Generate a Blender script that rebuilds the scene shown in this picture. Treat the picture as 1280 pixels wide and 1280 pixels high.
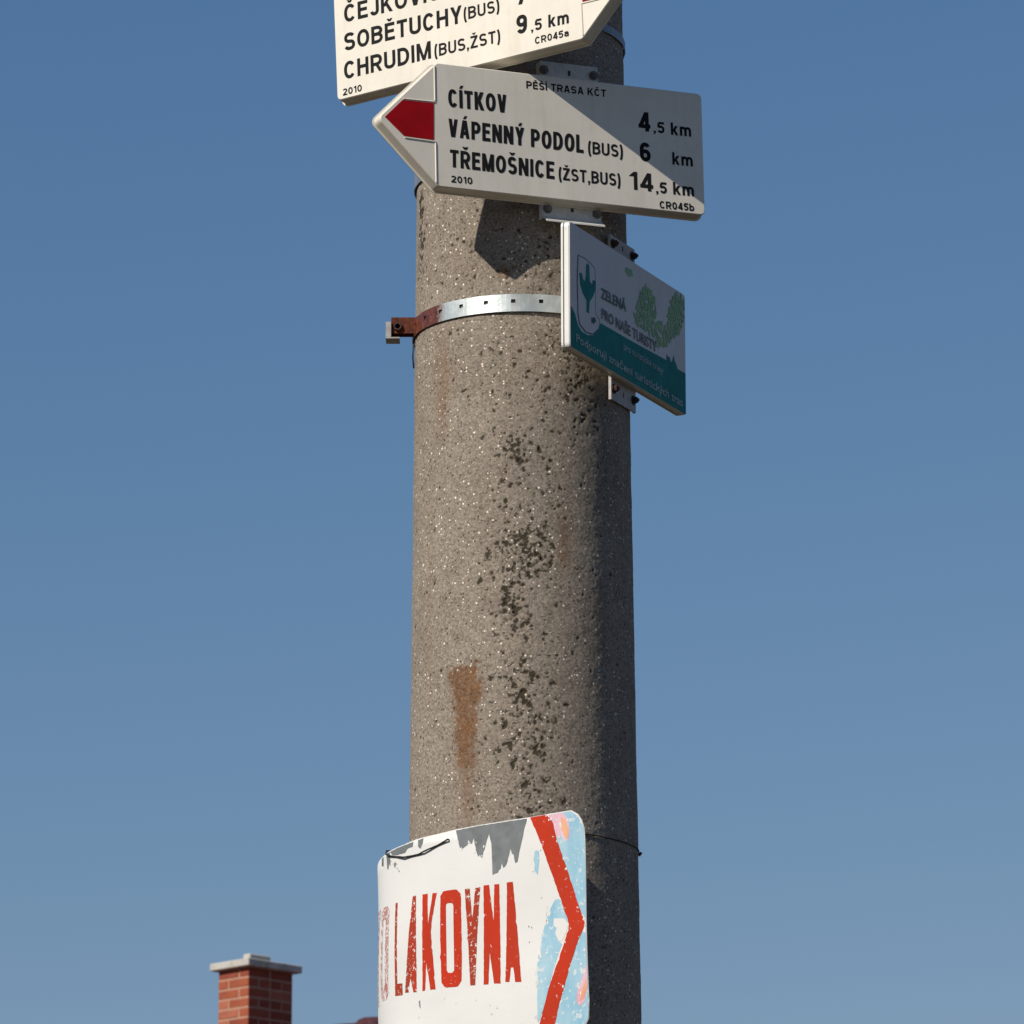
import bpy, bmesh, math, random
import numpy as np
from mathutils import Vector, Matrix
R = math.radians
sc = bpy.context.scene
for o_ in list(bpy.data.objects): bpy.data.objects.remove(o_)

# ------------------------------------------------------------------ camera
cam = bpy.data.cameras.new('camera'); camo = bpy.data.objects.new('camera', cam)
sc.collection.objects.link(camo); sc.camera = camo
camo.location = (0, -7.0, 1.6); camo.rotation_euler = (R(90 + 14.2273), 0, 0)
cam.sensor_width = 36; cam.lens = 36 * 6455 / 1280
cam.clip_start = .1; cam.clip_end = 4000
cam.dof.use_dof = True; cam.dof.focus_distance = 7.2; cam.dof.aperture_fstop = 40

# ------------------------------------------------------------------ sky and sun
SUN_AZ, SUN_EL = 46.6, 35.9          # behind the camera, to its left
w = bpy.data.worlds.new('World'); sc.world = w; w.use_nodes = True
wn, wl = w.node_tree.nodes, w.node_tree.links
sky = wn.new('ShaderNodeTexSky'); sky.sky_type = 'NISHITA'; sky.sun_disc = False
sky.sun_elevation = R(SUN_EL); sky.sun_rotation = R(180 + SUN_AZ)
sky.air_density = 1.0; sky.dust_density = 0.0; sky.ozone_density = 3.0
sep = wn.new('ShaderNodeSeparateColor'); comb = wn.new('ShaderNodeCombineColor'); wl.new(sky.outputs[0], sep.inputs[0])
for ch, (k_gain, k_pow) in enumerate(((.550, 1.12), (.845, .82), (1.45, .59))):
    pw = wn.new('ShaderNodeMath'); pw.operation = 'POWER'; ml = wn.new('ShaderNodeMath'); ml.operation = 'MULTIPLY'
    wl.new(sep.outputs[ch], pw.inputs[0]); pw.inputs[1].default_value = k_pow
    wl.new(pw.outputs[0], ml.inputs[0]); ml.inputs[1].default_value = k_gain; wl.new(ml.outputs[0], comb.inputs[ch])
wl.new(comb.outputs[0], wn['Background'].inputs[0]); wn['Background'].inputs[1].default_value = .10
sl = bpy.data.lights.new('sun', 'SUN'); so = bpy.data.objects.new('sun', sl); sc.collection.objects.link(so)
sl.energy = 5.0; sl.angle = R(.5); sl.color = (1, .93, .82)
sdir = Vector((math.sin(R(SUN_AZ)) * math.cos(R(SUN_EL)), math.cos(R(SUN_AZ)) * math.cos(R(SUN_EL)), -math.sin(R(SUN_EL))))
so.rotation_euler = sdir.to_track_quat('-Z', 'Y').to_euler(); so.location = (-5, -6, 9)
sc.view_settings.view_transform = 'Standard'; sc.view_settings.look = 'None'
sc.view_settings.exposure = 0; sc.view_settings.gamma = 1; sc.view_settings.use_curve_mapping = False

# ------------------------------------------------------------------ helpers
def tag(o, label=None, cat=None, group=None, kind=None):
    if label: o['label'] = label
    if cat: o['category'] = cat
    if group: o['group'] = group
    if kind: o['kind'] = kind
    return o
def empty(name, loc=(0, 0, 0), rot=(0, 0, 0)):
    o = bpy.data.objects.new(name, None); o.location = loc; o.rotation_euler = rot
    o.empty_display_size = .05; sc.collection.objects.link(o); return o
def link(name, me, mat=None, parent=None, smooth=False):
    o = bpy.data.objects.new(name, me); sc.collection.objects.link(o)
    if mat and not me.materials: me.materials.append(mat)
    if parent: o.parent = parent
    if smooth: me.polygons.foreach_set('use_smooth', [True] * len(me.polygons))
    return o
def mesh(name, verts, faces, mat=None, parent=None, smooth=False):
    me = bpy.data.meshes.new(name); me.from_pydata([tuple(v) for v in verts], [], faces); me.update()
    return link(name, me, mat, parent, smooth)
def from_bm(name, bm, mat=None, parent=None, smooth=False, normals=True):
    if normals: bmesh.ops.recalc_face_normals(bm, faces=bm.faces)
    me = bpy.data.meshes.new(name); bm.to_mesh(me); bm.free(); return link(name, me, mat, parent, smooth)
def bm_box(bm, lo, hi, M=None, bev=0):
    x0, y0, z0 = lo; x1, y1, z1 = hi
    vs = [bm.verts.new(p) for p in ((x0,y0,z0),(x1,y0,z0),(x1,y1,z0),(x0,y1,z0),(x0,y0,z1),(x1,y0,z1),(x1,y1,z1),(x0,y1,z1))]
    fs = [bm.faces.new([vs[i] for i in f]) for f in ((0,3,2,1),(4,5,6,7),(0,1,5,4),(1,2,6,5),(2,3,7,6),(3,0,4,7))]
    if bev:
        es = list({e for f in fs for e in f.edges})
        r = bmesh.ops.bevel(bm, geom=es, offset=bev, segments=1, affect='EDGES', profile=.5)
    if M is not None:
        seen = set()
        for f in (r['faces'] if bev else fs):
            pass
    return fs
def bm_cyl(bm, p0, p1, r, n=12, r1=None):
    p0, p1 = Vector(p0), Vector(p1); d = (p1 - p0).normalized(); r1 = r if r1 is None else r1
    a = d.orthogonal().normalized(); b = d.cross(a)
    A = [bm.verts.new(p0 + (a * math.cos(2*math.pi*i/n) + b * math.sin(2*math.pi*i/n)) * r) for i in range(n)]
    B = [bm.verts.new(p1 + (a * math.cos(2*math.pi*i/n) + b * math.sin(2*math.pi*i/n)) * r1) for i in range(n)]
    for i in range(n): bm.faces.new((A[i], A[(i+1) % n], B[(i+1) % n], B[i]))
    bm.faces.new(A[::-1]); bm.faces.new(B)
def tube(name, pts, r, mat, parent=None, n=8):
    pts = [Vector(p) for p in pts]; bm = bmesh.new(); rings = []
    for i, p in enumerate(pts):
        d = (pts[min(i+1, len(pts)-1)] - pts[max(i-1, 0)]).normalized()
        a = d.cross(Vector((0, 0, 1)))
        a = a.normalized() if a.length > .05 else Vector((1, 0, 0)); b = d.cross(a)
        rings.append([bm.verts.new(p + (a * math.cos(2*math.pi*k/n) + b * math.sin(2*math.pi*k/n)) * r) for k in range(n)])
    for A, B in zip(rings, rings[1:]):
        for k in range(n): bm.faces.new((A[k], A[(k+1) % n], B[(k+1) % n], B[k]))
    bm.faces.new(rings[0][::-1]); bm.faces.new(rings[-1])
    return from_bm(name, bm, mat, parent, True)
def round_poly(pts, r, seg=4):
    out = []; n = len(pts)
    for i in range(n):
        P, A, B = Vector(pts[i]), Vector(pts[i-1]), Vector(pts[(i+1) % n])
        u, v = (A - P).normalized(), (B - P).normalized(); ang = u.angle(v)
        d = min(r / math.tan(ang/2), (A-P).length*.45, (B-P).length*.45)
        s, e = P + u*d, P + v*d
        for k in range(seg + 1):
            t = k / seg; out.append(tuple(s*(1-t)**2 + P*2*t*(1-t) + e*t*t))
    return out
def offset_poly(pts, d):            # counter-clockwise polygon, outward offset
    n = len(pts); out = []
    for i in range(n):
        P, A, B = Vector(pts[i]), Vector(pts[i-1]), Vector(pts[(i+1) % n])
        e0, e1 = (P - A).normalized(), (B - P).normalized()
        n0, n1 = Vector((e0.y, -e0.x)), Vector((e1.y, -e1.x))
        m = (n0 + n1); m = m.normalized(); c = max(.4, m.dot(n0)); out.append(tuple(P + m * (d / c)))
    return out
def ring_solid(name, rings, mat, parent, cap0=True, cap1=True):
    # rings: list of (polygon, depth); joins successive rings and caps the ends
    bm = bmesh.new(); R_ = [[bm.verts.new((x, dep, y)) for x, y in p] for p, dep in rings]
    for A, B in zip(R_, R_[1:]):
        for k in range(len(A)): bm.faces.new((A[k], B[k], B[(k+1) % len(A)], A[(k+1) % len(A)]))
    if cap0: bm.faces.new(R_[0])
    if cap1: bm.faces.new(R_[-1][::-1])
    return from_bm(name, bm, mat, parent)
def plate(name, poly, d0, d1, mat, parent):
    return ring_solid(name, [(poly, d0), (poly, d1)], mat, parent)
def grid_shell(name, us, vs, holes, fo, fi, mat, parent, closed=False, smooth=False):
    # solid sheet over a grid with missing cells; fo/fi map (u,v) to outer/inner surface points
    bm = bmesh.new(); nu, nv = len(us), len(vs); nc = nu if closed else nu - 1
    O = [[bm.verts.new(fo(u, v)) for v in vs] for u in us]; I = [[bm.verts.new(fi(u, v)) for v in vs] for u in us]
    full = lambda i, j: (0 <= j < nv-1) and (closed or 0 <= i < nc) and ((i % nc, j) not in holes)
    for i in range(nc):
        for j in range(nv-1):
            if not full(i, j): continue
            i2 = (i+1) % nu
            bm.faces.new((O[i][j], O[i2][j], O[i2][j+1], O[i][j+1])); bm.faces.new((I[i][j+1], I[i2][j+1], I[i2][j], I[i][j]))
            if not full(i-1, j): bm.faces.new((O[i][j], O[i][j+1], I[i][j+1], I[i][j]))
            if not full(i+1, j): bm.faces.new((O[i2][j+1], O[i2][j], I[i2][j], I[i2][j+1]))
            if not full(i, j-1): bm.faces.new((O[i2][j], O[i][j], I[i][j], I[i2][j]))
            if not full(i, j+1): bm.faces.new((O[i][j+1], O[i2][j+1], I[i2][j+1], I[i][j+1]))
    return from_bm(name, bm, mat, parent, smooth)

# ------------------------------------------------------------------ materials
class NT:
    def __init__(s, name, rough=.6, metal=0, spec=.5):
        s.m = bpy.data.materials.new(name); s.m.use_nodes = True; s.t = s.m.node_tree; s.n = s.t.nodes
        s.b = s.n['Principled BSDF']; s.b.inputs['Roughness'].default_value = rough
        s.b.inputs['Metallic'].default_value = metal; s.b.inputs['Specular IOR Level'].default_value = spec
        s.co = s.new('ShaderNodeTexCoord').outputs['Object']
    def new(s, t, **k):
        x = s.n.new(t)
        for a, v in k.items(): setattr(x, a, v)
        return x
    def lk(s, a, b): s.t.links.new(a, b)
    def mapping(s, scale, rot=(0, 0, 0)):
        m = s.new('ShaderNodeMapping'); s.lk(s.co, m.inputs[0]); m.inputs['Scale'].default_value = scale
        m.inputs['Rotation'].default_value = rot; return m.outputs[0]
    def noise(s, scale, detail=4, rough=.6, co=None):
        x = s.new('ShaderNodeTexNoise'); x.inputs['Scale'].default_value = scale
        x.inputs['Detail'].default_value = detail; x.inputs['Roughness'].default_value = rough
        s.lk(co or s.co, x.inputs['Vector']); return x.outputs[0]
    def ramp(s, f, stops, interp='LINEAR'):
        x = s.new('ShaderNodeValToRGB'); x.color_ramp.interpolation = interp; e = x.color_ramp.elements
        while len(e) < len(stops): e.new(.5)
        for i, (p, c) in enumerate(stops):
            e[i].position = p; e[i].color = (*((c,)*3 if not hasattr(c, '__len__') else c), 1)
        s.lk(f, x.inputs[0]); return x.outputs[0]
    def mix(s, f, a, b, mode='MIX'):
        x = s.new('ShaderNodeMix', data_type='RGBA', blend_type=mode)
        for v, i in ((f, 0), (a, 6), (b, 7)):
            if hasattr(v, 'is_linked'): s.lk(v, x.inputs[i])
            elif i == 0: x.inputs[0].default_value = v
            else: x.inputs[i].default_value = (*v, 1)
        return x.outputs[2]
    def math(s, op, a, b=0.0, clamp=False):
        x = s.new('ShaderNodeMath', operation=op, use_clamp=clamp)
        for v, i in ((a, 0), (b, 1)):
            if hasattr(v, 'is_linked'): s.lk(v, x.inputs[i])
            else: x.inputs[i].default_value = v
        return x.outputs[0]
    def attr(s, name): return s.new('ShaderNodeAttribute', attribute_name=name).outputs['Fac']
    def bump(s, h, dist, strength=1):
        x = s.new('ShaderNodeBump'); x.inputs['Distance'].default_value = dist; x.inputs['Strength'].default_value = strength
        s.lk(h, x.inputs['Height']); s.lk(x.outputs[0], s.b.inputs['Normal'])
    def col(s, c):
        if hasattr(c, 'is_linked'): s.lk(c, s.b.inputs['Base Color'])
        else: s.b.inputs['Base Color'].default_value = (*c, 1)
        return s

def m_panel(name, c, c2, rough=.42):
    m = NT(name, rough, spec=.4)
    a = m.ramp(m.noise(14, 5, .65), [(.35, c2), (.62, c)])
    d = m.ramp(m.noise(60, 4, .7, m.mapping((1, 1, .25))), [(.62, 0), (.8, .35)])
    f = m.ramp(m.noise(420, 2), [(.70, 0), (.76, .5)])
    runs = m.ramp(m.noise(9, 5, .7, m.mapping((6, 6, .5))), [(.50, 0), (.74, .38)])
    a = m.mix(runs, a, tuple(x*y for x, y in zip(c, (.80, .76, .68))))
    scr = m.ramp(m.noise(70, 3, .6, m.mapping((.15, 1, 1.6), (0, .5, 0))), [(.70, 0), (.72, .45)])
    a = m.mix(scr, a, tuple(x*.80 for x in c))
    m.col(m.mix(f, m.mix(d, a, tuple(x*.72 for x in c)), (.30, .26, .2)))
    m.bump(m.noise(30, 3), .0008, .25); return m.m
M_CREAM = m_panel('cream_enamel', (.70, .655, .57), (.65, .605, .52))
M_WHITE = m_panel('white_laminate', (.68, .67, .64), (.62, .615, .59), .35)
def m_print(name, c, wear=(.75, .71, .62), amt=.62):
    m = NT(name, .75, spec=.12)
    v = m.ramp(m.noise(35, 3), [(.3, tuple(x*.85 for x in c)), (.7, tuple(min(1, x*1.12) for x in c))])
    s = m.ramp(m.noise(380, 3, .7), [(amt, 0), (amt+.04, .8)])
    m.col(m.mix(s, v, wear)); return m.m
M_INK = m_print('black_ink', (.012, .012, .013), amt=.74)
M_ARROWRED = m_print('signal_red', (.285, .002, .006), amt=.80)
M_TEAL = m_print('teal_print', (.020, .195, .185), (.12, .26, .25), .74)
M_TEALTXT = m_print('dark_teal_print', (.10, .155, .16), (.4, .4, .4), .57)
M_LEAF = m_print('leaf_green_print', (.22, .42, .24), (.35, .42, .34), .55)
M_PALE = m_print('pale_print', (.36, .44, .43), (.05, .18, .16), .58)
M_LEAF2 = m_print('light_leaf_print', (.30, .46, .25), (.4, .45, .4), .6)
M_GREYTXT = m_print('grey_print', (.17, .175, .19), (.46, .45, .45), .57)
M_OUTLINE = m_print('emblem_line', (.06, .12, .13), (.5, .5, .5), .60)

def m_zinc():
    m = NT('galvanised_steel', .55, .0)
    v = m.new('ShaderNodeTexVoronoi'); v.inputs['Scale'].default_value = 110; m.lk(m.co, v.inputs['Vector'])
    c = m.ramp(v.outputs['Color'], [(0, (.50, .48, .44)), (1, (.64, .62, .57))])
    s = m.ramp(m.noise(25, 4, .7), [(.5, 0), (.75, .6)])
    m.col(m.mix(s, c, (.40, .39, .34))); m.bump(m.noise(60, 3), .0006, .4)
    m.lk(m.ramp(m.noise(30, 3), [(.3, .3), (.7, .55)]), m.b.inputs['Roughness']); return m.m
M_ZINC = m_zinc()
def m_rust():
    m = NT('rusty_steel', .85, 0, .3)
    m.col(m.ramp(m.noise(90, 5, .7), [(.3, (.025, .010, .008)), (.5, (.10, .025, .013)), (.72, (.18, .05, .02))]))
    m.bump(m.noise(160, 4), .001, .7); return m.m
M_RUST = m_rust()
M_DULLZINC = None
def m_band():
    m = NT('galvanised_band', .4, .55)
    s = m.new('ShaderNodeSeparateXYZ'); m.lk(m.co, s.inputs[0])
    edge = m.math('ADD', s.outputs[0], m.math('MULTIPLY', m.math('SUBTRACT', m.noise(60, 4, .7), .5), .035))
    rm = m.ramp(m.math('MULTIPLY', m.math('ADD', edge, .15), 10), [(.32, 1), (.42, 0)])     # rust only on the end by the ears
    z = m.ramp(m.noise(35, 5, .65), [(.3, (.38, .42, .42)), (.7, (.66, .70, .69))])
    z = m.mix(m.ramp(m.noise(22, 4, .7), [(.52, 0), (.7, .55)]), z, (.40, .38, .31))
    m.col(m.mix(rm, z, m.ramp(m.noise(140, 4, .7), [(.3, (.03, .012, .009)), (.55, (.13, .035, .02)), (.75, (.26, .09, .04))])))
    m.lk(m.math('MULTIPLY', m.math('SUBTRACT', 1, rm), .55), m.b.inputs['Metallic'])
    m.bump(m.noise(70, 3), .0008, .5); return m.m
M_BAND = m_band()
def m_simple(name, c, rough=.6, metal=0, var=.15, sc_=40, spec=.4):
    m = NT(name, rough, metal, spec)
    m.col(m.ramp(m.noise(sc_, 4), [(.3, tuple(x*(1-var) for x in c)), (.7, tuple(min(1, x*(1+var)) for x in c))])); return m.m
M_DARK = m_simple('blackened_steel', (.03, .028, .028), .6, .3)
M_WIRE = m_simple('black_wire', (.02, .018, .018), .55, .2)
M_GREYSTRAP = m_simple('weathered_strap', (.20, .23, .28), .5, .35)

M_DULLZINC = m_simple('dull_zinc', (.34, .32, .31), .6, .2, .2, 60)
M_BOLT = m_simple('dull_bolt', (.17, .16, .145), .6, .2)
M_DARKRUST = m_simple('dark_rust', (.05, .022, .016), .85, 0, .3, 90)
# ------------------------------------------------------------------ ground
def m_ground():
    m = NT('dry_soil_and_grass', .95, spec=.1)
    m.col(m.ramp(m.noise(1.3, 8, .7), [(.3, (.055, .045, .028)), (.55, (.085, .065, .040)), (.8, (.13, .095, .06))]))
    m.bump(m.noise(9, 6, .8), .06, .8); return m.m
mesh('ground', [(-1500, -1500, 0), (1500, -1500, 0), (1500, 1500, 0), (-1500, 1500, 0)], [(0, 1, 2, 3)], m_ground())['kind'] = 'structure'

# ------------------------------------------------------------------ the concrete pole
def PR(z): return .15073 - .00956 * (z - 3.6)
def PX(z): return .01387 - .00316 * (z - 3.6)
rng = np.random.RandomState(7); random.seed(5)
def pole_point(az, z, off=0.0):
    a = R(az); r = PR(z) + off; return Vector((PX(z) + r * math.sin(a), -r * math.cos(a), z))
def vnoise(U, V, cell, seed):       # smooth value noise on (arc length, height)
    g = np.random.RandomState(seed).rand(4096).astype(np.float32)
    u, v = U / cell, V / cell; iu, iv = np.floor(u).astype(np.int64), np.floor(v).astype(np.int64)
    fu, fv = u - iu, v - iv; fu = fu*fu*(3-2*fu); fv = fv*fv*(3-2*fv)
    h = lambda a, b: g[(a * 73856093 ^ b * 19349663) & 4095]
    return (h(iu, iv)*(1-fu)+h(iu+1, iv)*fu)*(1-fv) + (h(iu, iv+1)*(1-fu)+h(iu+1, iv+1)*fu)*fv
def build_pole():
    azs = np.concatenate([np.arange(-104, 104, .72), np.arange(104, 256, 4.0)])
    zs = np.concatenate([[0, 1.0, 2.0, 2.4], np.arange(2.52, 4.26, .0019), [4.4, 5, 6, 7, 8, 8.9, 9.0]])
    A, Z = np.meshgrid(azs, zs, indexing='ij'); AR = np.radians(A)
    Rz = .15073 - .00956 * (Z - 3.6); arc = AR * .155
    dense = ((Z > 2.5) & (Z < 4.27)).astype(np.float64)
    h = (vnoise(arc, Z, .030, 1) - .5) * .0006 + (vnoise(arc, Z, .011, 2) - .5) * .0003 + (vnoise(arc, Z, .0048, 3) - .5) * .0003 + (vnoise(arc, Z, .0024, 4)-.5) * .0004
    lich = np.zeros_like(Z)
    # lichen and pitting: clusters (azimuth, height, spread az, spread z, count, r min, r max)
    cl = [(-5, 3.43, 8, .012, 20, .002, .0055), (3, 3.405, 9, .018, 20, .002, .005), (3, 3.285, 9, .022, 75, .0018, .0055), (-6, 3.265, 6, .018, 26, .002, .005),
          (-6, 3.205, 5.5, .026, 62, .002, .0055), (2, 3.09, 8, .045, 58, .0022, .0055), (3, 3.02, 9, .022, 26, .0025, .0068), (8, 2.94, 9, .03, 30, .002, .0055),
          (-2, 3.35, 14, .03, 34, .0015, .0042), (-4, 3.53, 16, .04, 46, .0015, .004), (10, 3.68, 14, .03, 60, .0015, .005), (-30, 3.70, 18, .06, 55, .0012, .0038),
          (32, 3.55, 9, .04, 60, .0018, .0045), (0, 3.15, 42, .25, 120, .001, .0028), (-62, 3.2, 14, .42, 130, .001, .003), (5, 3.5, 50, .3, 120, .001, .0025), (-74, 3.74, 4, .04, 26, .002, .005), (0, 2.9, 40, .1, 60, .001, .003),
          (28, 3.50, 12, .05, 40, .0015, .004)]
    for (ca, cz, sa, sz, n, r0, r1) in cl:
        for _ in range(int(n*1.5)):
            a0 = ca + rng.randn() * sa; z0 = cz + rng.randn() * sz; rr = (r0 + (r1 - r0) * rng.rand()**3.0) * .74
            i0, i1 = np.searchsorted(azs, [a0 - 4, a0 + 4]); j0, j1 = np.searchsorted(zs, [z0 - .012, z0 + .012])
            if i1 <= i0 or j1 <= j0 or j0 < 6 or j1 > len(zs)-8: continue
            S = np.s_[i0:i1, j0:j1]
            du = np.radians(A[S] - a0) * .155; dv = (Z[S] - z0) * (.7 + .6*rng.rand())
            d = np.hypot(du, dv) / rr + (vnoise(arc[S], Z[S], .0028, 9) - .5) * 1.9
            k = np.clip(1.35 - d, 0, 1); st = .55 + .45*rng.rand()
            lich[S] = np.maximum(lich[S], k * st); h[S] -= k * .0009
    # blotchy growth: merged stains where damp lingers, thresholded fine noise under broad zones
    zone = np.zeros_like(Z)
    for ca, cz, wa, ha, st in ((-4, 3.425, 12, .022, .8), (3, 3.40, 13, .02, .7), (2, 3.285, 13, .034, 1.0), (9, 3.27, 9, .03, .8), (-6, 3.20, 8, .045, 1.0), (0, 3.08, 13, .085, .85), (5, 2.95, 13, .05, .75),
                               (30, 3.55, 16, .06, .8), (-2, 3.34, 24, .05, .4), (0, 3.15, 34, .28, .25), (12, 3.69, 18, .05, .7), (-70, 3.745, 6, .075, 1.25), (-72, 3.81, 6, .03, 1.3), (-25, 3.70, 20, .06, .35), (5, 3.5, 30, .08, .35)):
        zone = np.maximum(zone, st * np.exp(-((A - ca)/wa)**2 - ((Z - cz)/ha)**2))
    nn = vnoise(arc, Z, .0085, 21)*.34 + vnoise(arc, Z, .0042, 22)*.36 + vnoise(arc, Z, .0022, 23)*.30
    bl = np.clip((nn - (.79 - .30*zone)) / .13, 0, 1) * np.clip(zone*3, 0, 1)
    lich = np.maximum(lich, bl * .75); h -= bl * .0004
    def blob(ca, cz, wa, ha, top=.3):
        u = (A - ca) / wa; v = (Z - cz) / ha
        return np.exp(-(np.abs(u)**2.4)) * np.exp(-(np.abs(v)**3))
    n1 = vnoise(arc, Z, .012, 11)*.5 + vnoise(arc, Z, .004, 12)*.5; n2 = vnoise(arc*2.6, Z*.35, .02, 13)
    t = np.clip((3.118 - Z) / (3.118 - 2.945), 0, 1)          # the tapering rust run
    cen = -31.5 + 2.5 * t + (vnoise(Z*0, Z, .02, 15)-.5)*2; wid = 7.0 * (1 - .5 * t) + (n1 - .5) * 5
    rust = (1 / (1 + np.exp((np.abs(A - cen) - wid - (n2-.5)*3) * .9))) * np.clip((3.124 + (n1-.5)*.03 - Z) / .010, 0, 1) * np.clip((1 - t) * 2.2, 0, 1) * (1.0 + .7 * n1)
    rust += .55 * blob(-31, 3.10, 9, .022) * (n1 + .2) + .5 * blob(-29.5, 2.95, 3.5, .06) * (n2 + .2)
    rust += .75 * blob(-10, 3.682, 4, .010) * (n1 + .3)
    rust += .70 * blob(21.5, 3.30, 4, .05) * (n1 + .3) + .55 * blob(-47, 3.535, 6, .075) * (n2 + .4) + .35 * blob(42, 3.2, 6, .05) * (n2 + .3)
    rust += .28 * blob(-56, 3.24, 3, .17) * (n2 + .2) + .30 * blob(-30, 2.93, 8, .03) * (n1) + .16 * blob(-18, 3.71, 22, .05)*(n1+.2)
    moss = .8 * blob(40, 3.53, 17, .045) * (n1 + .2) + .6 * blob(22, 3.70, 14, .06) * n1 + .35 * blob(48, 3.42, 14, .06) * (n2 + .2)
    h *= dense
    X = .01387 - .00316*(Z-3.6) + (Rz + h) * np.sin(AR); Y = -(Rz + h) * np.cos(AR)
    nu, nv = A.shape; co = np.stack([X, Y, Z], -1).reshape(-1, 3)
    i = np.arange(nu)[:, None]; j = np.arange(nv - 1)[None]; i2 = (i + 1) % nu
    F = np.stack([i*nv + j, i2*nv + j, i2*nv + j + 1, i*nv + j + 1], -1).reshape(-1, 4)
    me = bpy.data.meshes.new('concrete_shaft'); nF = len(F)
    me.vertices.add(len(co)); me.vertices.foreach_set('co', co.astype(np.float32).ravel())
    me.loops.add(nF * 4); me.loops.foreach_set('vertex_index', F.astype(np.int32).ravel())
    me.polygons.add(nF); me.polygons.foreach_set('loop_start', np.arange(0, nF*4, 4, dtype=np.int32))
    me.polygons.foreach_set('use_smooth', np.ones(nF, bool)); me.update(calc_edges=True)
    for nm, arr in (('lichen', lich), ('rust', np.clip(rust, 0, 1)), ('moss', np.clip(moss, 0, 1))):
        at = me.attributes.new(nm, 'FLOAT', 'POINT'); at.data.foreach_set('value', arr.astype(np.float32).ravel())
    m = NT('spun_concrete', .95, spec=.08)
    base = m.ramp(m.noise(7, 5, .6), [(.3, (.208, .182, .150)), (.7, (.268, .236, .193))])
    base = m.mix(m.ramp(m.noise(5, 4, .7, m.mapping((1, 1, .22))), [(.45, 0), (.75, .4)]), base, (.275, .215, .163))
    base = m.mix(m.ramp(m.noise(38, 4, .7), [(.50, 0), (.72, .42)]), base, (.12, .096, .070))
    v = m.new('ShaderNodeTexVoronoi'); v.inputs['Scale'].default_value = 430; m.lk(m.co, v.inputs['Vector'])
    s = m.new('ShaderNodeSeparateColor'); m.lk(v.outputs['Color'], s.inputs[0])
    g = m.ramp(s.outputs[0], [(0, .58), (.2, .78), (.5, 1.0), (.8, 1.1), (1, 1.4)])
    base = m.mix(1.0, base, g, 'MULTIPLY')
    base = m.mix(m.math('MULTIPLY', s.outputs[2], .22), base, (.30, .21, .17))
    v2 = m.new('ShaderNodeTexVoronoi'); v2.inputs['Scale'].default_value = 270; m.lk(m.co, v2.inputs['Vector'])
    s2 = m.new('ShaderNodeSeparateColor'); m.lk(v2.outputs['Color'], s2.inputs[0])
    q = m.math('MULTIPLY', m.math('GREATER_THAN', s2.outputs[0], m.math('ADD', .74, m.math('MULTIPLY', m.noise(11, 3), .22))), m.math('LESS_THAN', v2.outputs['Distance'], m.math('MULTIPLY', s2.outputs[1], .42)))
    base = m.mix(m.math('MULTIPLY', q, .95), base, (.80, .72, .62))
    q2 = m.math('MULTIPLY', m.math('LESS_THAN', s2.outputs[0], .15), m.math('LESS_THAN', v2.outputs['Distance'], m.math('MULTIPLY', s2.outputs[1], .5)))
    base = m.mix(m.math('MULTIPLY', q2, .8), base, (.06, .05, .042))
    base = m.mix(m.math('MULTIPLY', m.attr('moss'), .85), base, m.ramp(m.noise(120, 3), [(.4, (.030, .032, .018)), (.65, (.075, .042, .024))]))
    base = m.mix(m.ramp(m.attr('lichen'), [(.10, 0), (.55, .95)]), base, (.040, .033, .022))
    base = m.mix(m.math('MULTIPLY', m.attr('rust'), m.ramp(m.noise(260, 3), [(.3, .97), (.7, .48)])), base, m.ramp(m.noise(60, 4), [(.3, (.095, .036, .010)), (.7, (.175, .072, .020))]))
    m.col(base)
    hh = m.math('ADD', m.math('MULTIPLY', s.outputs[0], .5), m.math('ADD', m.noise(240, 4, .7), m.math('MULTIPLY', q2, -.8)))
    m.bump(hh, .0007, .8)
    root = empty('concrete_pole', (PX(0), 0, 0))
    tag(root, 'round tapering concrete pole with rust streaks and dark lichen pits, carrying all the signs', 'pole')
    o = link('shaft', me, m.m, root); o.location = (-PX(0), 0, 0)
    bm = bmesh.new(); bm_cyl(bm, (PX(9), 0, 9.0), (PX(9), 0, 9.05), PR(9) + .004, 40, PR(9) - .03)
    c = from_bm('pole_cap', bm, m.m, root); c.location = (-PX(0), 0, 0)
build_pole()

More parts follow.
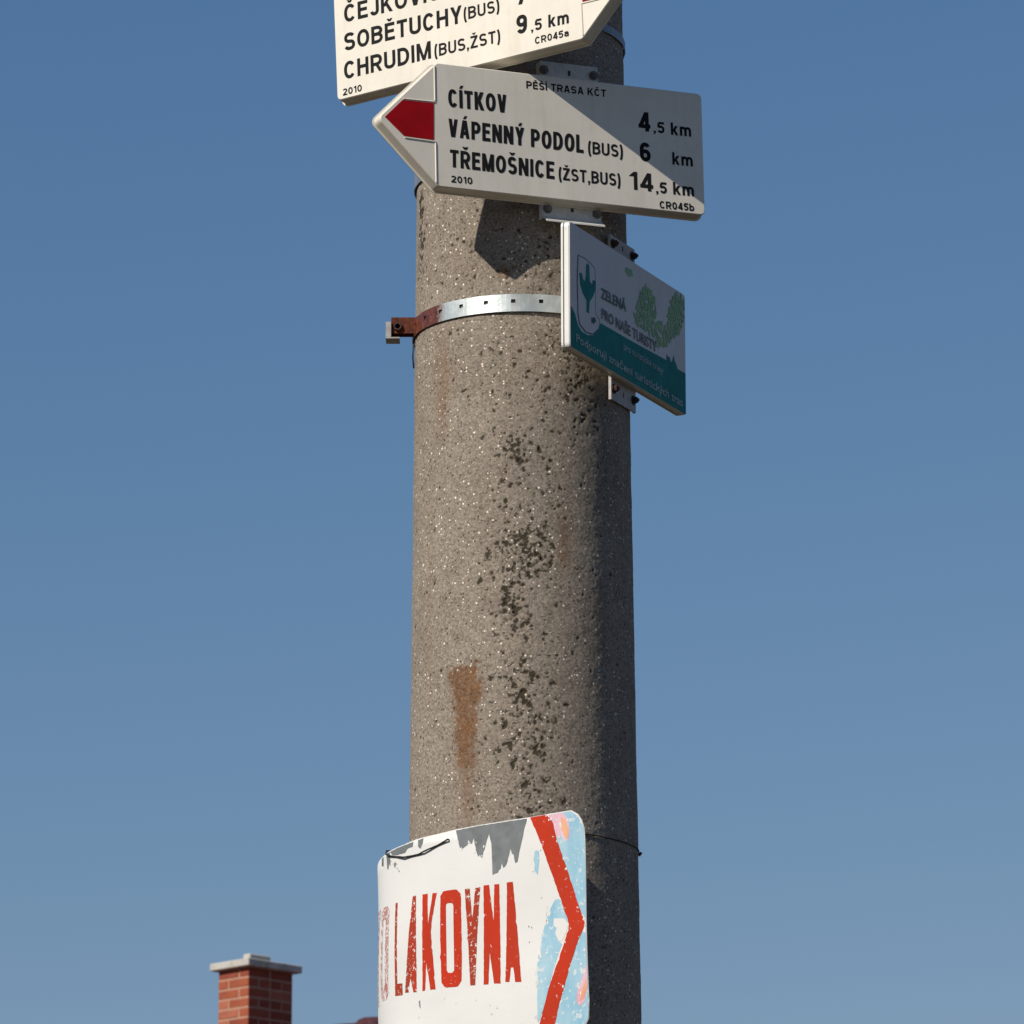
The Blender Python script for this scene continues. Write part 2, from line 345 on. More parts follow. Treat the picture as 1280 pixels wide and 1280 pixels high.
# ------------------------------------------------------------------ lettering
GW = dict(A=.66, B=.62, C=.62, D=.64, E=.54, H=.62, I=.17, J=.48, K=.63, L=.50, M=.78, N=.64, O=.66, P=.60, R=.63, S=.60, T=.56, U=.62, V=.62, Y=.62, Z=.57,
          k=.52, m=.80, a=.54, b=.56)
GW.update({c: .55 for c in '0245679'}); GW.update({'1': .34, '(': .24, ')': .24, ',': .17, ' ': .20})
ACC = {'Č': 'Cv', 'Ě': 'Ev', 'Ř': 'Rv', 'Š': 'Sv', 'Ž': 'Zv', 'Í': "I'", 'Ý': "Y'", 'Á': "A'"}
def glyph(ch, w, t):
    """stroke-built condensed grotesque: list of quads, cap height 1"""
    h = t/2; L, Rr, B, T, c, rx = h, w-h, h, 1-h, w/2, w/2-h; out = []
    def D(x0, y0, x1, y1, th=None):
        th = th or t * min(1.35, math.hypot(x1-x0, y1-y0) / abs(y1-y0)); out.append([(x0-th/2, y0), (x0+th/2, y0), (x1+th/2, y1), (x1-th/2, y1)])
    def E(cx, cy, ax, ay, a0, a1, n=14, p=2.2):
        r = []
        for k in range(n+1):
            a = R(a0 + (a1-a0)*k/n); q = lambda v: math.copysign(abs(v)**(2/p), v); r.append((cx + ax*q(math.cos(a)), cy + ay*q(math.sin(a))))
        return r
    def P(pts, closed=False):
        pts = [Vector(p) for p in pts]; q = [pts[0]]
        for p in pts[1:]:
            if (p-q[-1]).length > 1e-4: q.append(p)
        if closed and (q[0]-q[-1]).length < 1e-4: q.pop()
        n = len(q); lf, rt = [], []
        for i in range(n):
            a = q[i-1] if (i or closed) else q[i]; b = q[(i+1) % n] if (i < n-1 or closed) else q[i]
            e0 = (q[i]-a).normalized() if (q[i]-a).length else (b-q[i]).normalized(); e1 = (b-q[i]).normalized() if (b-q[i]).length else e0
            m = Vector((-(e0+e1).y, (e0+e1).x)).normalized(); k = h / max(.5, m.dot(Vector((-e0.y, e0.x)))); lf.append(tuple(q[i]+m*k)); rt.append(tuple(q[i]-m*k))
        for i in range(n if closed else n-1): j = (i+1) % n; out.append([rt[i], rt[j], lf[j], lf[i]])
    S = lambda x, a=0, b=1: P([(x, a), (x, b)])
    if ch == 'A': D(h*1.1, 0, c-h*.25, 1); D(w-h*1.1, 0, c+h*.25, 1); P([(w*.22, .29), (w*.78, .29)])
    elif ch == 'B': S(L); P([(L, T), (w*.45, T)] + E(w*.45, (T+.53)/2, Rr-w*.45-.02, (T-.53)/2, 90, -90) + [(L, .53)]); P([(w*.45, .53)] + E(w*.45, (B+.53)/2, Rr-w*.45, (.53-B)/2, 90, -90) + [(L, B)])
    elif ch == 'C': P(E(c, .5, rx, .5-h, 38, 322, 22))
    elif ch == 'D': S(L); P([(L, T)] + E(w*.38, .5, Rr-w*.38, .5-h, 90, -90, 18) + [(L, B)])
    elif ch == 'E': S(L); [P([(L, y), (w-x, y)]) for y, x in ((T, .01), (.52, .05), (B, 0))]
    elif ch == 'H': S(L); S(Rr); P([(L, .52), (Rr, .52)])
    elif ch == 'I': S(c)
    elif ch == 'J': P([(Rr, 1), (Rr, .3)] + E(c, .3, rx, .3-h, 0, -165))
    elif ch == 'K': S(L); D(L+h*.9, .36, w-t*.62, 1, t*1.1); D(w*.42, .56, w-t*.55, 0, t*1.15)
    elif ch == 'L': S(L); P([(L, B), (w, B)])
    elif ch == 'M': S(L); S(Rr); D(L+h*.2, 1, c, 0, t*.95); D(Rr-h*.2, 1, c, 0, t*.95)
    elif ch == 'N': S(L); S(Rr); D(L+h*.1, 1, Rr-h*.1, 0, t*1.05)
    elif ch in 'O0': P(E(c, .5, rx, .5-h, 0, 360, 30)[:-1], True)
    elif ch in 'PR':
        S(L); P([(L, T)] + E(w*.48, (T+.44)/2, Rr-w*.48, (T-.44)/2, 90, -90) + [(L, .44)])
        if ch == 'R': D(w*.50, .46, w-t*.55, 0, t*1.1)
    elif ch == 'S': q = (1-t)/4; P(E(c, .5+q, rx-.01, q, 25, 270, 16, 2.3) + E(c, .5-q, rx, q, 90, -158, 16, 2.3))
    elif ch == 'T': P([(0, T), (w, T)]); S(c)
    elif ch == 'U': P([(L, 1), (L, .33)] + E(c, .33, rx, .33-h, 180, 360) + [(Rr, .33), (Rr, 1)])
    elif ch == 'V': D(h*1.1, 1, c-h*.25, 0); D(w-h*1.1, 1, c+h*.25, 0)
    elif ch == 'Y': D(h*1.1, 1, c, .40); D(w-h*1.1, 1, c, .40); S(c, 0, .46)
    elif ch == 'Z': P([(0.01, T), (w-.01, T)]); P([(0, B), (w, B)]); D(t*.6, t*.7, w-t*.65, 1-t*.7, t*1.25)
    elif ch == '1': S(Rr); D(L, .74, Rr, .97, t*1.3)
    elif ch == '2': P(E(c, .71, rx, .29-h, 165, -38, 14) + [(L+.02, B+.04)]); P([(0, B), (w, B)])
    elif ch == '4': S(w*.72); P([(0, .27), (w, .27)]); D(h*1.1, .27, w*.70, 1, t*1.1)
    elif ch == '5': P([(L+.04, T), (w-.02, T)]); P([(L+.05, T), (L, .50)]); P([(L, .52)] + E(c, .34, rx, .34-h, 120, -155))
    elif ch == '6': P(E(c, .32, rx, .32-h, 0, 360, 22)[:-1], True); P(E(c, .60, rx, .40-h, 35, 180) + [(L, .32)])
    elif ch == '9': P(E(c, .68, rx, .32-h, 0, 360, 22)[:-1], True); P(E(c, .40, rx, .40-h, 215, 360) + [(Rr, .68)])
    elif ch == '7': P([(0, T), (w, T)]); D(w*.36, 0, w-t*.65, 1-h, t*1.1)
    elif ch == '(' or ch == ')': a = E(w*1.1, .42, w*1.1-h, .66, 112, 248, 12, 2); P(a if ch == '(' else [(w-x, y) for x, y in a])
    elif ch == ',': D(c, 0, c, .16, t*1.1); D(c-h*.3, -.16, c+h*.3, 0, t*.6)
    elif ch == 'k': S(L); D(L+h*.8, .26, w-t*.7, .74, t*1.15); D(w*.42, .44, w-t*.55, 0, t*1.15)
    elif ch == 'm':
        S(L, 0, .74); q = (w-t)/2
        for x0 in (L, L+q): P(E(x0+q/2, .42, q/2, .33-h, 180, 0, 10) + [(x0+q, 0)])
    elif ch == 'a': P(E(c, .26, rx, .26-h, 0, 360, 18)[:-1], True); P([(Rr, 0), (Rr, .42)] + E(c, .46, rx, .28-h, 0, 165, 8))
    elif ch == 'b': S(L); P(E(c, .37, rx, .37-h, 0, 360, 18)[:-1], True)
    return out
def strokes(s, W, cap, tr):
    """quads of a whole line fitted to width W at cap height cap"""
    gap = .12; tot = sum(GW[ACC.get(c, c)[0]] for c in s) + gap * (len(s)-1); k = W / cap / tot; x = 0; out = []
    for c in s:
        b = ACC.get(c, c); w = GW[b[0]] * k; t = min(tr, w) if b[0] != 'I' else tr
        if b[0] == 'I': w = max(w, tr)
        for q in glyph(b[0], w, t): out.append([((x + a) * cap, y * cap) for a, y in q])
        if len(b) > 1:
            m = x + w/2; d = .075 * min(1.2, k + .3); e = tr*.8
            if b[1] == 'v': qs = [(m-d*1.25, 1.24, m, 1.08), (m+d*1.25, 1.24, m, 1.08)]
            else: qs = [(m-d*.2, 1.07, m+d, 1.25)]
            for x0, y0, x1, y1 in qs: out.append([((x0-e/2)*cap, y0*cap), ((x0+e/2)*cap, y0*cap), ((x1+e/2)*cap, y1*cap), ((x1-e/2)*cap, y1*cap)])
        x += w + gap * k
    return out
def stroke_line(parent, s, u0, v0, u1, v1, cap, mat, tr, off=-.0003):
    L = math.hypot(u1-u0, v1-v0); ang = math.atan2(v1-v0, u1-u0); ca, sa = math.cos(ang), math.sin(ang); V, F = [], []
    for i, q in enumerate(strokes(s, L, cap, tr)):
        if sum(q[k-1][0]*q[k][1] - q[k][0]*q[k-1][1] for k in range(4)) < 0: q = q[::-1]
        o = off - .0000035 * (i % 40)           # every stroke a hair above the one it crosses
        for X, Y in q: V.append((u0 + X*ca - Y*sa, o, v0 + X*sa + Y*ca))
        F.append((4*i, 4*i+1, 4*i+2, 4*i+3))
    return mesh('lettering', V, F, mat, parent)
def text_mesh(s, bold):
    c = bpy.data.curves.new('t', 'FONT'); c.body = s; c.offset = bold; c.resolution_u = 4
    o = bpy.data.objects.new('t', c); sc.collection.objects.link(o)
    dg = bpy.context.evaluated_depsgraph_get(); me = bpy.data.meshes.new_from_object(o.evaluated_get(dg))
    vs = [tuple(v.co) for v in me.vertices]; fs = [tuple(p.vertices) for p in me.polygons]
    bpy.data.objects.remove(o); bpy.data.curves.remove(c); bpy.data.meshes.remove(me); return vs, fs
def lettering(parent, s, u0, v0, u1, v1, cap, mat, bold=.035, off=-.0005, name='lettering'):
    vs, fs = text_mesh(s, bold)
    x0 = min(v[0] for v in vs); x1 = max(v[0] for v in vs); L = math.hypot(u1-u0, v1-v0); ang = math.atan2(v1-v0, u1-u0)
    kx = L / (x1 - x0); ky = cap / (.70 + 1.2*bold); ca, sa = math.cos(ang), math.sin(ang)
    hgt = .69 if True else 0
    out = []
    for x, y, _ in vs:
        X, Y = (x - x0) * kx, (y + bold*.6) * ky
        out.append((u0 + X*ca - Y*sa, off, v0 + X*sa + Y*ca))
    o = mesh(name, out, fs, mat, parent); return o

# ------------------------------------------------------------------ sign hardware
def bracket(root, uc, w_, v0, v1, d0, depth, lip=True, holes=(), bolts=(), mat=None):
    # a pressed steel channel behind the sign, slotted, with side flanges towards the pole and a lip at the foot
    mat = mat or M_ZINC
    us = sorted({uc - w_/2, uc - .0022, uc + .0022, uc + w_/2}); zs = sorted({v0, v1, *[h - .004 for h in holes], *[h + .004 for h in holes]})
    hs = {(1, zs.index(h - .004)) for h in holes}
    b = grid_shell('bracket', us, zs, hs, lambda u, v: (u, d0, v), lambda u, v: (u, d0 + .0022, v), mat, root)
    bm = bmesh.new()
    bm.free()
    for sg in (-1, 1):
        bm = bmesh.new(); x = uc + sg * w_/2; bm_box(bm, (min(x, x - sg*.0022), d0 + .0023, v0), (max(x, x - sg*.0022), d0 + depth, v1)); from_bm('flange', bm, mat, b)
    if lip:
        bm = bmesh.new(); y = [uc - w_/2, uc + w_/2]
        prof = [(d0 - .0002, v0 + .001), (d0 - .0120, v0 - .0075), (d0 - .0120, v0 - .0095), (d0 + .002, v0 - .0005)]
        A = [bm.verts.new((y[0], a, c)) for a, c in prof]; B = [bm.verts.new((y[1], a, c)) for a, c in prof]
        for k in range(4): bm.faces.new((A[k], A[(k+1) % 4], B[(k+1) % 4], B[k]))
        bm.faces.new(A); bm.faces.new(B[::-1]); from_bm('lip', bm, mat, b)
    for (u, v, mt) in bolts:
        bm = bmesh.new(); bm_cyl(bm, (u, d0 - .0002, v), (u, d0 - .0015, v), .0068, 16); bm_cyl(bm, (u, d0 - .0016, v), (u, d0 - .0065, v), .0046, 6)
        bm_cyl(bm, (u, d0 - .0066, v), (u, d0 - .009, v), .0022, 8)
        from_bm('bolt', bm, mt, b)
    return b
def sign_root(name, az, z, stand, tilt, label, cat, group=None):
    n = Vector((math.sin(R(az)), -math.cos(R(az)), 0)); c = Vector((PX(z), 0, z)) + n * (PR(z) + stand)
    e = empty(name, c, (0, R(-tilt), R(az))); tag(e, label, cat, group); return e
def mirror(p): return [(-u, v) for u, v in p][::-1]
def arrow_sign(root, L, c, h, arr, side, texts, redpoly, red_w):
    # side -1: the point is on the left
    if side < 0: pts = [(c-L-arr, 0), (c-L, -h), (c+L, -h), (c+L, h), (c-L, h)]; rad = [.006, .004, .009, .009, .004]
    else: pts = [(c+L+arr, 0), (c+L, h), (c-L, h), (c-L, -h), (c+L, -h)]
    face = round_poly(pts, .007, 5)
    panel = ring_solid('panel', [(face, 0), (offset_poly(face, .0012), .0014), (offset_poly(face, .0026), .0190)], M_CREAM, root)
    back = plate('backing_plate', offset_poly(face, .0048), .0192, .0208, M_CREAM, root)
    # raised beads round the arrow field
    def bead(p0, p1, wd=.0024):
        p0, p1 = Vector(p0), Vector(p1); d = (p1 - p0).normalized(); n = Vector((-d.y, d.x)) * wd/2
        q = [p0 - n, p1 - n, p1 + n, p0 + n]; q2 = [p0 - n*.3, p1 - n*.3, p1 + n*.3, p0 + n*.3]
        ring_solid('bead', [([tuple(x) for x in q2], -.0013), ([tuple(x) for x in q], -.0002)], M_CREAM, root, True, False)
    ub = redpoly[2][0]; top = redpoly[1]; bot = redpoly[4]; sg = 1 if side < 0 else -1
    ub2 = ub + .0018 * sg
    bead((ub2, redpoly[2][1] + .004), (ub2, h - .004)); bead((ub2, -h + .004), (ub2, redpoly[3][1] - .004))
    bead((top[0] + .001*sg, top[1] + .002), (ub2, redpoly[2][1] + .0022)); bead((bot[0] + .001*sg, bot[1] - .002), (ub2, redpoly[3][1] - .0022))
    rp = redpoly if side < 0 else redpoly[::-1]
    plate('red_arrow', [p for p in rp][::-1] if side < 0 else rp[::-1], -.0006, -.0002, M_ARROWRED, root)
    for t in texts:
        small = t[5] < .0125; par = t[0][0] == '('
        big = t[0][0] in '0123456789' and not small
        stroke_line(root, *t, M_INK, .205 if big else (.20 if small else (.20 if t[0][0] in ',k' else (.172 if par else .186))))
    return panel

TXT2 = [('CÍTKOV',-0.1881,0.0271,-0.1017,0.0280,0.0262),('VÁPENNÝ PODOL',-0.1888,-0.0159,0.0145,-0.0180,0.0262),('(BUS)',0.0213,-0.0178,0.0744,-0.0180,0.0181),
 ('TŘEMOŠNICE',-0.1871,-0.0595,-0.0314,-0.0607,0.0254),('(ŽST,BUS)',-0.0243,-0.0605,0.0696,-0.0605,0.0180),('2010',-0.1857,-0.0814,-0.1544,-0.0809,0.0098),
 ('4',0.0999,0.0240,0.1182,0.0243,0.0283),(',5',0.1229,0.0242,0.1396,0.0242,0.0165),('km',0.1497,0.0236,0.1810,0.0241,0.0183),
 ('6',0.1008,-0.0198,0.1173,-0.0198,0.0276),('km',0.1506,-0.0198,0.1822,-0.0197,0.0182),('14',0.0834,-0.0631,0.1197,-0.0631,0.0263),
 (',5',0.1241,-0.0641,0.1407,-0.0639,0.0164),('km',0.1506,-0.0637,0.1828,-0.0633,0.0182),('CR045b',0.1291,-0.0861,0.1821,-0.0850,0.0108),('PĚŠÍ TRASA KČT',-0.0703,0.0673,0.0511,0.0679,0.0108)]
TXT1 = [('CHRUDIM',-0.1805,-0.0591,-0.0367,-0.0603,0.0263),('(BUS,ŽST)',-0.0311,-0.0598,0.0760,-0.0620,0.0183),('SOBĚTUCHY',-0.1787,-0.0167,0.0160,-0.0193,0.0263),
 ('(BUS)',0.0189,-0.0165,0.0770,-0.0171,0.0183),('ČEJKOVICE',-0.1769,0.0259,0.0028,0.0238,0.0264),('2010',-0.1837,-0.0828,-0.1521,-0.0827,0.0102),
 ('9',0.1022,-0.0571,0.1192,-0.0579,0.0275),(',5',0.1258,-0.0583,0.1431,-0.0588,0.0164),('km',0.1535,-0.0589,0.1862,-0.0600,0.0187),('CR045a',0.1312,-0.0784,0.1851,-0.0786,0.0105),
 ('7',0.1044,-0.0141,0.1214,-0.0151,0.0276),('km',0.1558,-0.0162,0.1885,-0.0173,0.0187)]
RED2 = [(-0.2826,0.0022),(-0.2562,0.0293),(-0.2099,0.0299),(-0.2108,-0.0233),(-0.2547,-0.0223)]

s2 = sign_root('arrow_signpost', 23.144, 3.8654, .0368, 1.218, 'cream arrow signboard pointing left, red arrow tip, half shaded, first line CÍTKOV', 'direction sign', 'cream hiking arrow signs on the pole')
arrow_sign(s2, .2008, -.0028, .0880, .087, -1, TXT2, RED2, .05)
bracket(s2, .005, .088, -.1095, .118, .0212, .015, True, (-.0945, .1044), [(-.033, -.0975, M_BOLT), (.042, -.0975, M_BOLT), (-.034, .105, M_BOLT), (.042, .105, M_BOLT)])

s1 = sign_root('arrow_signpost', -30.505, 4.0549, .0441, 2.948, 'bright cream arrow signboard pointing right, uppermost, lines SOBĚTUCHY and CHRUDIM', 'direction sign', 'cream hiking arrow signs on the pole')
RED1 = [(.0063+.1989+.0785, -.004), (.0063+.1989+.050, .0235), (.0063+.1989+.0040, .024), (.0063+.1989+.0040, -.0340), (.0063+.1989+.050, -.0345)]
arrow_sign(s1, .1989, .0063, .0868, .087, 1, TXT1, RED1, .05)
bracket(s1, 0, .088, -.083, .114, .0212, .022, False, (.1004,), [(-.038, .101, M_ZINC), (.038, .101, M_ZINC)])

# --- the small partner board, turned far to the right
DU = -.02625
s3 = sign_root('information_board', 64.725, 3.6397 - .0084, .018, .18, 'white and teal rectangular board with leaf print, seen edge-on to the right of the pole', 'board')
L3, C3, H3 = .1979, .0199 + DU, .0889
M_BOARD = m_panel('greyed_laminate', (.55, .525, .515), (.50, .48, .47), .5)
face3 = round_poly([(C3-L3, -H3), (C3+L3, -H3), (C3+L3, H3), (C3-L3, H3)], .006, 4)
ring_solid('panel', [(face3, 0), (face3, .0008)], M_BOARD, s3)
ring_solid('edge_frame', [(face3, .0009), (offset_poly(face3, .0008), .0015), (offset_poly(face3, .0010), .0080)], M_WHITE, s3)
ring_solid('spacer', [(offset_poly(face3, -.003), .0081), (offset_poly(face3, -.003), .0099)], M_DARK, s3)
plate('backing_plate', offset_poly(face3, .0010), .0100, .0128, M_WHITE, s3)
def flat(name, pts, mat, off, parent=s3, th=.00012):
    p = [(u + DU, v) for u, v in pts]
    a = sum(p[i-1][0]*p[i][1] - p[i][0]*p[i-1][1] for i in range(len(p)))
    if a < 0: p = p[::-1]
    bm = bmesh.new(); f = bm.faces.new([bm.verts.new((u, off, v)) for u, v in p]); f.normal_update(); bmesh.ops.triangulate(bm, faces=[f])
    o = from_bm(name, bm, mat, parent, normals=False); return o
def outline(name, pts, wd, mat, off, parent=s3):
    p = [(u + DU, v) for u, v in pts]
    a = sum(p[i-1][0]*p[i][1] - p[i][0]*p[i-1][1] for i in range(len(p)))
    if a < 0: p = p[::-1]
    q = offset_poly(p, wd); n = len(p)
    return mesh(name, [(u, off, v) for u, v in p + q], [(i, (i+1) % n, n + (i+1) % n, n + i) for i in range(n)], mat, parent)
green = [(-.1757,-.0304),(-.1625,-.0383),(-.1522,-.0527),(-.139,-.0584),(-.1205,-.0581),(-.1018,-.0533),(-.0828,-.0369),(-.0774,-.0297),(.0316,-.0281),(.1153,-.0259),(.1492,-.0249),(.1509,-.0151),(.1548,-.0185),(.1608,-.0173),(.165,-.0235),(.1692,-.0222),(.1752,-.0112),(.1790,-.019),(.1835,-.0221),(.1891,-.0279),(.2170,-.0276),(.2170,-.0882),(-.1757,-.0882)]
emblem = [(-.1511,.0472),(-.1300,.0486),(-.1086,.0461),(-.0979,.0433),(-.0954,.0255),(-.096,-.0208),(-.0827,-.0265),(-.0855,-.0399),(-.1044,-.0517),(-.1257,-.0549),(-.1468,-.049),(-.152,-.0355),(-.1541,.0119)]
tulip = [(-.1219,.0448),(-.1153,.042),(-.1142,.0204),(-.1062,.0179),(-.1035,.0256),(-.0954,.0255),(-.0956,.0127),(-.1038,.0013),(-.1146,-.0084),(-.1174,-.0264),(-.1254,-.0262),(-.1252,-.0101),(-.1384,-.0022),(-.1462,.0083),(-.1487,.0226),(-.1407,.0259),(-.1355,.0169),(-.1302,.0161),(-.1275,.0249),(-.126,.0402)]
flat('green_field', green, M_TEAL, -.0004); flat('emblem', emblem, M_BOARD, -.0007); outline('emblem_outline', emblem, .0012, M_OUTLINE, -.0009)
flat('emblem_leaf', tulip, M_TEAL, -.0010); flat('emblem_dot', [(-.1095,-.0301),(-.0961,-.0266),(-.0935,-.0316),(-.1016,-.0372),(-.1096,-.037)], M_OUTLINE, -.0010)
leafs = [[(.0777,.065),(.0945,.0636),(.1085,.0579),(.1125,.0483),(.1137,.0344),(.1078,.0211),(.0935,.0091),(.0765,-.0012),(.0598,-.0009),(.0432,.0018),(.0378,.0121),(.0464,.0284),(.055,.0436),(.0664,.0573)],
 [(.1888,.0841),(.206,.0827),(.214,.0757),(.2142,.0609),(.208,.0449),(.1962,.0299),(.1787,.0182),(.1615,.0173),(.1532,.0282),(.1564,.0457),(.1654,.0623),(.1771,.0762)],
 [(.1219,.0248),(.1418,.0264),(.1616,.0233),(.1729,.0167),(.167,.0057),(.1468,-.0054),(.1212,-.0108),(.1015,-.0112),(.0876,-.003),(.0935,.0091)]]
for lf in leafs:
    # a crown printed as many small leaf flecks of two greens
    rl_ = random.Random(int(lf[0][0]*1e4)); us_ = [p[0] for p in lf]; vs_ = [p[1] for p in lf]
    def inside(u, v):
        c = False
        for i in range(len(lf)):
            (x0, y0), (x1, y1) = lf[i-1], lf[i]
            if (y0 > v) != (y1 > v) and u < (x1-x0)*(v-y0)/(y1-y0) + x0: c = not c
        return c
    lk_ = .35 if lf is leafs[2] else 1      # the low joining foliage is sparse
    for mt, cnt, off_ in ((M_LEAF, int(150*lk_), -.0004), (M_LEAF2, int(70*lk_), -.0007)):
        V, F = [], []; k = 0
        while k < cnt:
            u, v = rl_.uniform(min(us_)-.003, max(us_)+.003), rl_.uniform(min(vs_)-.002, max(vs_)+.002)
            if not inside(u, v): continue
            a = rl_.uniform(.3, 2.6); L_ = rl_.uniform(.004, .0075); W_ = L_*.42; ca, sa = math.cos(a), math.sin(a); o_ = off_ - .000002*k
            for x, y in ((-L_, 0), (-L_*.2, -W_), (L_, 0), (-L_*.2, W_)): V.append((u + DU + x*ca - y*sa, o_, v + x*sa + y*ca))
            F.append(tuple(range(4*k, 4*k+4))); k += 1
        mesh('leaf_print', V, F, mt, s3)
flat('corner_mark', [(.0085,.0745),(.0306,.0758),(.0332,.0683),(.0221,.0641),(.0084,.0675)], M_LEAF, -.0005)
for t, mt, bd in ((('ZELENÁ',-.0755,.0071,.0088,.0095,.0150), M_TEALTXT, .02), (('PRO NAŠE TURISTY',-.0746,-.0221,.1139,-.0227,.0150), M_GREYTXT, .02),
                  (('Podporuji značení turistických tras',-.1603,-.0776,.2035,-.0800,.0120), M_PALE, .02), (('pro turistické trasy',-.0016,-.0475,.1347,-.0490,.0095), M_PALE, .01)):
    s, a, b, c, d, e = t; lettering(s3, s, a + DU, b, c + DU, d, e, mt, bold=bd, off=-.0011)
for (v0, v1, hz, bz) in ((.083, .1185, .1080, .1065), (-.1205, -.077, -.1050, -.1040)):
    bracket(s3, .029 + DU, .084, v0, v1, .0132, .0040, False, (hz,), [(.062 + DU, bz, M_DARK), (-.005 + DU, bz, M_DARKRUST)], M_DULLZINC)

# ------------------------------------------------------------------ straps round the pole
def strap(name, z0, z1, label, mat, off=.0022, holes=True, n=25, a_off=-4.5, tilt=0, ears=True, th=.0014, group=None):
    root = empty(name, (PX(z0), 0, z0)); tag(root, label, 'strap', group)
    zc = (z0 + z1) / 2; us = []; hs = set()
    hw = 1.15
    for k in range(n):
        c = a_off + k * 360 / n
        if holes: us += [c - hw, c + hw]; hs.add((len(us) - 2, 1))
        m = 5
        us += [c + hw + (360/n - 2*hw) * j / m for j in range(1, m)]
    vs = [z0, zc - .0003, zc + .0050, z1] if holes else [z0, zc, z1]
    if not holes: hs = set()
    def P(a, z, o):
        q = pole_point(a, z, o + .0006 * math.sin(R(a)*3 + 1)); return (q.x - PX(z0), q.y, q.z - z0 + tilt * (q.x - PX(z0)))
    grid_shell('band', us, vs, hs, lambda a, z: P(a, z, off + th), lambda a, z: P(a, z, off), mat, root, closed=True, smooth=False)
    if ears:
        H = z1 - z0; r = PR(zc) + off + .001
        # two rusty ears standing off the pole, drawn together by a bolt, the front one with a bright bent end
        E_ = .0045
        bm = bmesh.new(); bm_box(bm, (-r - .030, -.030, E_), (-r + .006, -.0275, H + E_*.6)); from_bm('ear', bm, M_RUST, root)
        bm = bmesh.new(); bm_box(bm, (-r - .030, -.013, E_), (-r + .002, -.0105, H + E_*.6)); from_bm('ear', bm, M_RUST, root)
        bm = bmesh.new(); bm_box(bm, (-r - .0375, -.0345, -.002), (-r - .0300, -.0320, H*.80)); bm_box(bm, (-r - .0325, -.0318, -.002), (-r - .0302, -.006, H*.80))
        bm_box(bm, (-r - .0375, -.0345, -.0042), (-r - .018, -.0060, -.0022)); from_bm('bent_end', bm, M_DULLZINC, root)
        bm = bmesh.new(); bm_cyl(bm, (-r - .021, -.0345, H*.55), (-r - .021, .004, H*.55), .0036, 12); bm_cyl(bm, (-r - .021, -.0345, H*.55), (-r - .021, -.0305, H*.55), .0062, 6); from_bm('bolt', bm, M_DARKRUST, root)
    return root
strap('pole_strap', 3.6218, 3.6468, 'bright perforated steel strap with a rusty end, in full view halfway up the pole', M_BAND)
tube('strap_tail', [(-.131, -.020, 3.624), (-.1385, -.022, 3.610), (-.1395, -.021, 3.594), (-.138, -.020, 3.578)], .0011, M_WIRE)
tag(bpy.data.objects['strap_tail'], 'thin dark wire tail hanging below the rusty strap end', 'wire')
strap('pole_strap', 3.843, 3.878, 'grey steel strap mostly hidden behind the left-pointing arrow sign', M_GREYSTRAP, holes=False, ears=False)
strap('pole_strap', 4.0525, 4.0648, 'narrow grey strap shaded beneath the right-pointing arrow sign', M_GREYSTRAP, holes=False, ears=False)

# ------------------------------------------------------------------ the bent sheet sign
A0, RS, CX = R(27), .151, -.03234
def SP(s, v, off=0.0):
    a = A0 - min(s, 0) / RS
    x = CX - RS*math.sin(a); y = -RS*math.cos(a)
    if s > 0: x += s*math.cos(A0); y -= s*math.sin(A0)
    # slight hand-bent waviness
    wv = .0012*math.sin(s*38 + v*9) + .0008*math.sin(s*17 - v*31)
    x -= math.sin(a)*(off + wv); y -= math.cos(a)*(off + wv)
    z = v + .035 * (v - 2.73) / .2 * s
    return Vector((x, y, z))
sheet_root = empty('sheet_sign', SP(.05, 2.612)); SR = sheet_root.location.copy()
tag(sheet_root, 'peeling white sheet metal sign reading LAKOVNA with red chevron, bent round the pole', 'sign')
def sheet_poly(name, pts, mat, off, th=None, smooth=True, hole=None, z=2.75):
    # flat polygon in (s, v) cut into narrow strips and wrapped on to the sheet
    bm = bmesh.new()
    loop = [bm.verts.new((s, 0, v)) for s, v in pts]
    es = [bm.edges.new((loop[i-1], loop[i])) for i in range(len(loop))]
    if hole:
        l2 = [bm.verts.new((s, 0, v)) for s, v in hole]; es += [bm.edges.new((l2[i-1], l2[i])) for i in range(len(l2))]
    bmesh.ops.triangle_fill(bm, edges=es, use_beauty=True)
    s0 = min(p[0] for p in pts); s1 = max(p[0] for p in pts); v0 = min(p[1] for p in pts); v1 = max(p[1] for p in pts)
    x = math.floor(s0/.006)*.006
    while x < s1:
        bmesh.ops.bisect_plane(bm, geom=bm.verts[:] + bm.edges[:] + bm.faces[:], plane_co=(x, 0, 0), plane_no=(1, 0, 0), dist=1e-6); x += .006
    zz = math.floor(v0/.02)*.02
    while zz < v1:
        bmesh.ops.bisect_plane(bm, geom=bm.verts[:] + bm.edges[:] + bm.faces[:], plane_co=(0, 0, zz), plane_no=(0, 0, 1), dist=1e-6); zz += .02
    bmesh.ops.recalc_face_normals(bm, faces=bm.faces)
    if sum(f.normal.y for f in bm.faces) > 0: bmesh.ops.reverse_faces(bm, faces=bm.faces)
    if th:
        r = bmesh.ops.solidify(bm, geom=bm.faces[:], thickness=-th)
    for vtx in bm.verts:
        s, dep, v = vtx.co; vtx.co = SP(s, v, off - abs(dep)) - SR
    return from_bm(name, bm, mat, sheet_root, smooth, normals=bool(th))
